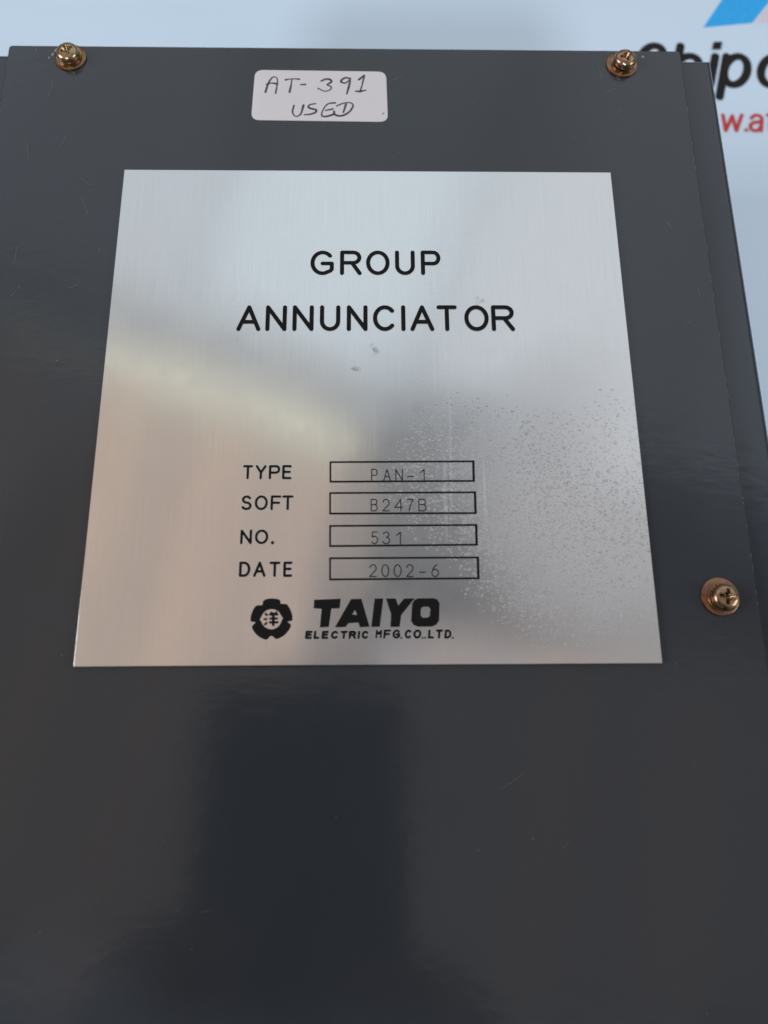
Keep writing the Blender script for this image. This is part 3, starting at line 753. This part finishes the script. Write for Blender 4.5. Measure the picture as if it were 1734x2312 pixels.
# phone frame: x right, y up, -z towards the box; the lens sits 1 mm behind the camera point
slab(rrect(-55, 12, -136, 16, 9), 0.0016, 0.0100, 'phone_case', M_CASE, phone, 0.0010)
slab(rrect(-52.5, 9.5, -133.5, 13.5, 7), 0.01005, 0.0103, 'screen', M_GLASS, phone)
slab(rrect(-10, 9.5, -38, 13.5, 6), 0.0010, 0.0016, 'camera_island', M_RIM, phone)
for k, (lx, ly) in enumerate(((0, 0), (0, -14), (0, -28))):
    o = obj('lens', lathe([(0, 0.0006), (4.2*MM, 0.0006), (4.4*MM, 0.0004), (5.0*MM, 0.0004), (5.0*MM, 0.0012), (0, 0.0012)], 32), M_GLASS, phone, False)
    o.location = (lx*MM, ly*MM, 0)

# ------------------------------------------------------------------ the photographer, dark in the enamel's reflection
def fabric(name, col):
    m, nt, b = new_mat(name)
    nz = N(nt, 'ShaderNodeTexNoise', Scale=180.0, Detail=4.0); link(nt, coords(nt), nz.inputs['Vector'])
    link(nt, mixc(nt, nz.outputs['Fac'], tuple(c*0.7 for c in col), tuple(c*1.3 for c in col)), b.inputs['Base Color'])
    b.inputs['Roughness'].default_value = 0.85
    link(nt, bump(nt, nz.outputs['Fac'], 0.001), b.inputs['Normal'])
    return m
M_SHIRT = fabric('dark_cotton', (0.030, 0.034, 0.038)); M_TROUSERS = fabric('dark_denim', (0.02, 0.025, 0.04))
M_SKIN = fabric('skin', (0.30, 0.17, 0.11)); M_SKIN.node_tree.nodes['Principled BSDF'].inputs['Roughness'].default_value = 0.5
M_HAIR = fabric('hair', (0.012, 0.010, 0.009))
PM = Matrix.Translation(CAM_LOC) @ CAM_ROT.to_matrix().to_4x4()
def ph(x, y, z): return tuple(PM @ Vector((x*MM, y*MM, z*MM)))      # a point given in the phone's own frame
def skin_figure():
    V_, E_, R_ = [], [], []
    def add(p, r, parent=None):
        V_.append(p); R_.append(r)
        if parent is not None: E_.append((parent, len(V_)-1))
        return len(V_)-1
    def chain(start, pts):
        for p, r in pts: start = add(p, r, start)
        return start
    bx = 0.15
    pelvis = add((bx, -0.66, 0.02), 0.145)
    waist = add((bx, -0.655, 0.20), 0.125, pelvis)
    chest = add((bx, -0.62, 0.38), 0.135, waist)
    upper = add((bx, -0.585, 0.49), 0.105, chest)
    neck = add((bx, -0.55, 0.585), 0.055, upper)
    chin = add((bx, -0.515, 0.665), 0.068, neck)
    skull = add((bx, -0.515, 0.745), 0.092, chin)
    crown = add((bx, -0.53, 0.80), 0.075, skull)
    for s in (-1, 1):
        hip = add((bx+s*0.095, -0.67, -0.06), 0.105, pelvis)
        chain(hip, [((bx+s*0.11, -0.665, -0.28), 0.082), ((bx+s*0.115, -0.655, -0.46), 0.062), ((bx+s*0.12, -0.675, -0.62), 0.055),
                    ((bx+s*0.12, -0.685, -0.84), 0.042), ((bx+s*0.125, -0.60, -0.885), 0.040), ((bx+s*0.13, -0.52, -0.895), 0.030)])
        sh = chain(upper, [((bx+s*0.11, -0.585, 0.505), 0.075), ((bx+s*0.185, -0.58, 0.47), 0.062)])
        # wrists come to the two long sides of the phone
        side = -55 if s < 0 else 12
        out = -1 if s < 0 else 1
        elbow = (bx-0.27, -0.47, 0.22) if s < 0 else (bx+0.27, -0.46, 0.22)
        up = 11 if s < 0 else 0                        # the left hand grips a little higher
        w = ph(side + out*(50 + up), -150 + up, 18)
        mid = tuple((a*0.55+b_*0.45) for a, b_ in zip(elbow, w))
        arm = add(((bx+s*0.185+elbow[0])/2, -0.53, 0.345), 0.050, sh)
        arm = chain(arm, [(elbow, 0.043), (mid, 0.040), (w, 0.027)])
        palm = add(ph(side + out*26, -120 + up, 8), 0.025, arm)
        pal2 = add(ph(side + out*17, -98 + up, 4), 0.021, palm)
        for k, (y, ln) in enumerate(((-74 + up, 23), (-91 + up, 26), (-108 + up, 24), (-124 + up, 18))):      # four fingers close under the back of the phone
            base = pal2 if k < 2 else palm
            chain(base, [(ph(side + out*12, y, -3), 0.0095), (ph(side - out*3, y+1, -7.5), 0.0088), (ph(side - out*ln*0.6, y+2, -7.3), 0.0080), (ph(side - out*(ln*0.6+11), y+2.5, -6.6), 0.0068)])
        chain(palm, [(ph(side + out*17, -108, 19), 0.0125), (ph(side + out*2, -94, 21), 0.0100), (ph(side - out*15, -82, 19.5), 0.0085)])   # thumb over the screen
    me = bpy.data.meshes.new('body'); me.from_pydata(V_, E_, [])
    o = bpy.data.objects.new('body', me); COL.objects.link(o)
    md = o.modifiers.new('skin', 'SKIN'); md.use_smooth_shade = True; md.branch_smoothing = 0.3
    for i, r in enumerate(R_): me.skin_vertices[0].data[i].radius = (r, r)
    for i in range(len(V_)): me.skin_vertices[0].data[i].use_root = (i == 0)
    for i in (1, 2, 3, 0):
        r = R_[i]; me.skin_vertices[0].data[i].radius = (r*1.25, r*0.85)
    sd = o.modifiers.new('sub', 'SUBSURF'); sd.levels = 2; sd.render_levels = 2
    bpy.context.view_layer.update()
    out_me = bpy.data.meshes.new_from_object(o.evaluated_get(bpy.context.evaluated_depsgraph_get()))
    bpy.data.objects.remove(o)
    out_me.materials.clear()
    for m in (M_SHIRT, M_SKIN, M_TROUSERS): out_me.materials.append(m)
    wl = [Vector(ph(-97, -150, 18)), Vector(ph(54, -150, 18))]
    for p in out_me.polygons:
        c = p.center
        p.use_smooth = True
        p.material_index = 0
        if c.z > 0.60: p.material_index = 1
        elif c.z < 0.04 and c.y < -0.5: p.material_index = 2
        elif c.y > min(wl[0].y, wl[1].y) - 0.004 and c.z < 0.3: p.material_index = 1
    return out_me, bx
me, bx = skin_figure()
person = props(empty('person', (bx, -0.66, -0.92)), 'person in dark long-sleeved top leaning over the box and holding the phone with both hands', 'person')
def of_person(o):
    o.parent = person; o.location = -Vector(person.location); return o
bo = bpy.data.objects.new('body', me); COL.objects.link(bo); of_person(bo)
def ellipsoid(c, r, name, mat, cutz=None):
    bm = bmesh.new(); bmesh.ops.create_uvsphere(bm, u_segments=28, v_segments=18, radius=1.0)
    if cutz is not None: bmesh.ops.bisect_plane(bm, geom=bm.verts[:]+bm.edges[:]+bm.faces[:], plane_co=(0, 0, 0), plane_no=cutz, clear_outer=True)
    for v in bm.verts: v.co = Vector((v.co.x*r[0]+c[0], v.co.y*r[1]+c[1], v.co.z*r[2]+c[2]))
    return of_person(obj(name, bm, mat, None, True))
ellipsoid((bx, -0.535, 0.765), (0.094, 0.108, 0.110), 'hair', M_HAIR, cutz=(0, 0.85, -0.52))
for s in (-1, 1):
    ellipsoid((bx+s*0.034, -0.440, 0.735), (0.013, 0.010, 0.008), 'eye', M_GLASS)
    ellipsoid((bx+s*0.090, -0.52, 0.725), (0.010, 0.020, 0.032), 'ear', M_SKIN)
ellipsoid((bx, -0.425, 0.708), (0.013, 0.018, 0.026), 'nose', M_SKIN)
ellipsoid((bx, -0.443, 0.668), (0.024, 0.010, 0.006), 'mouth', M_SKIN)
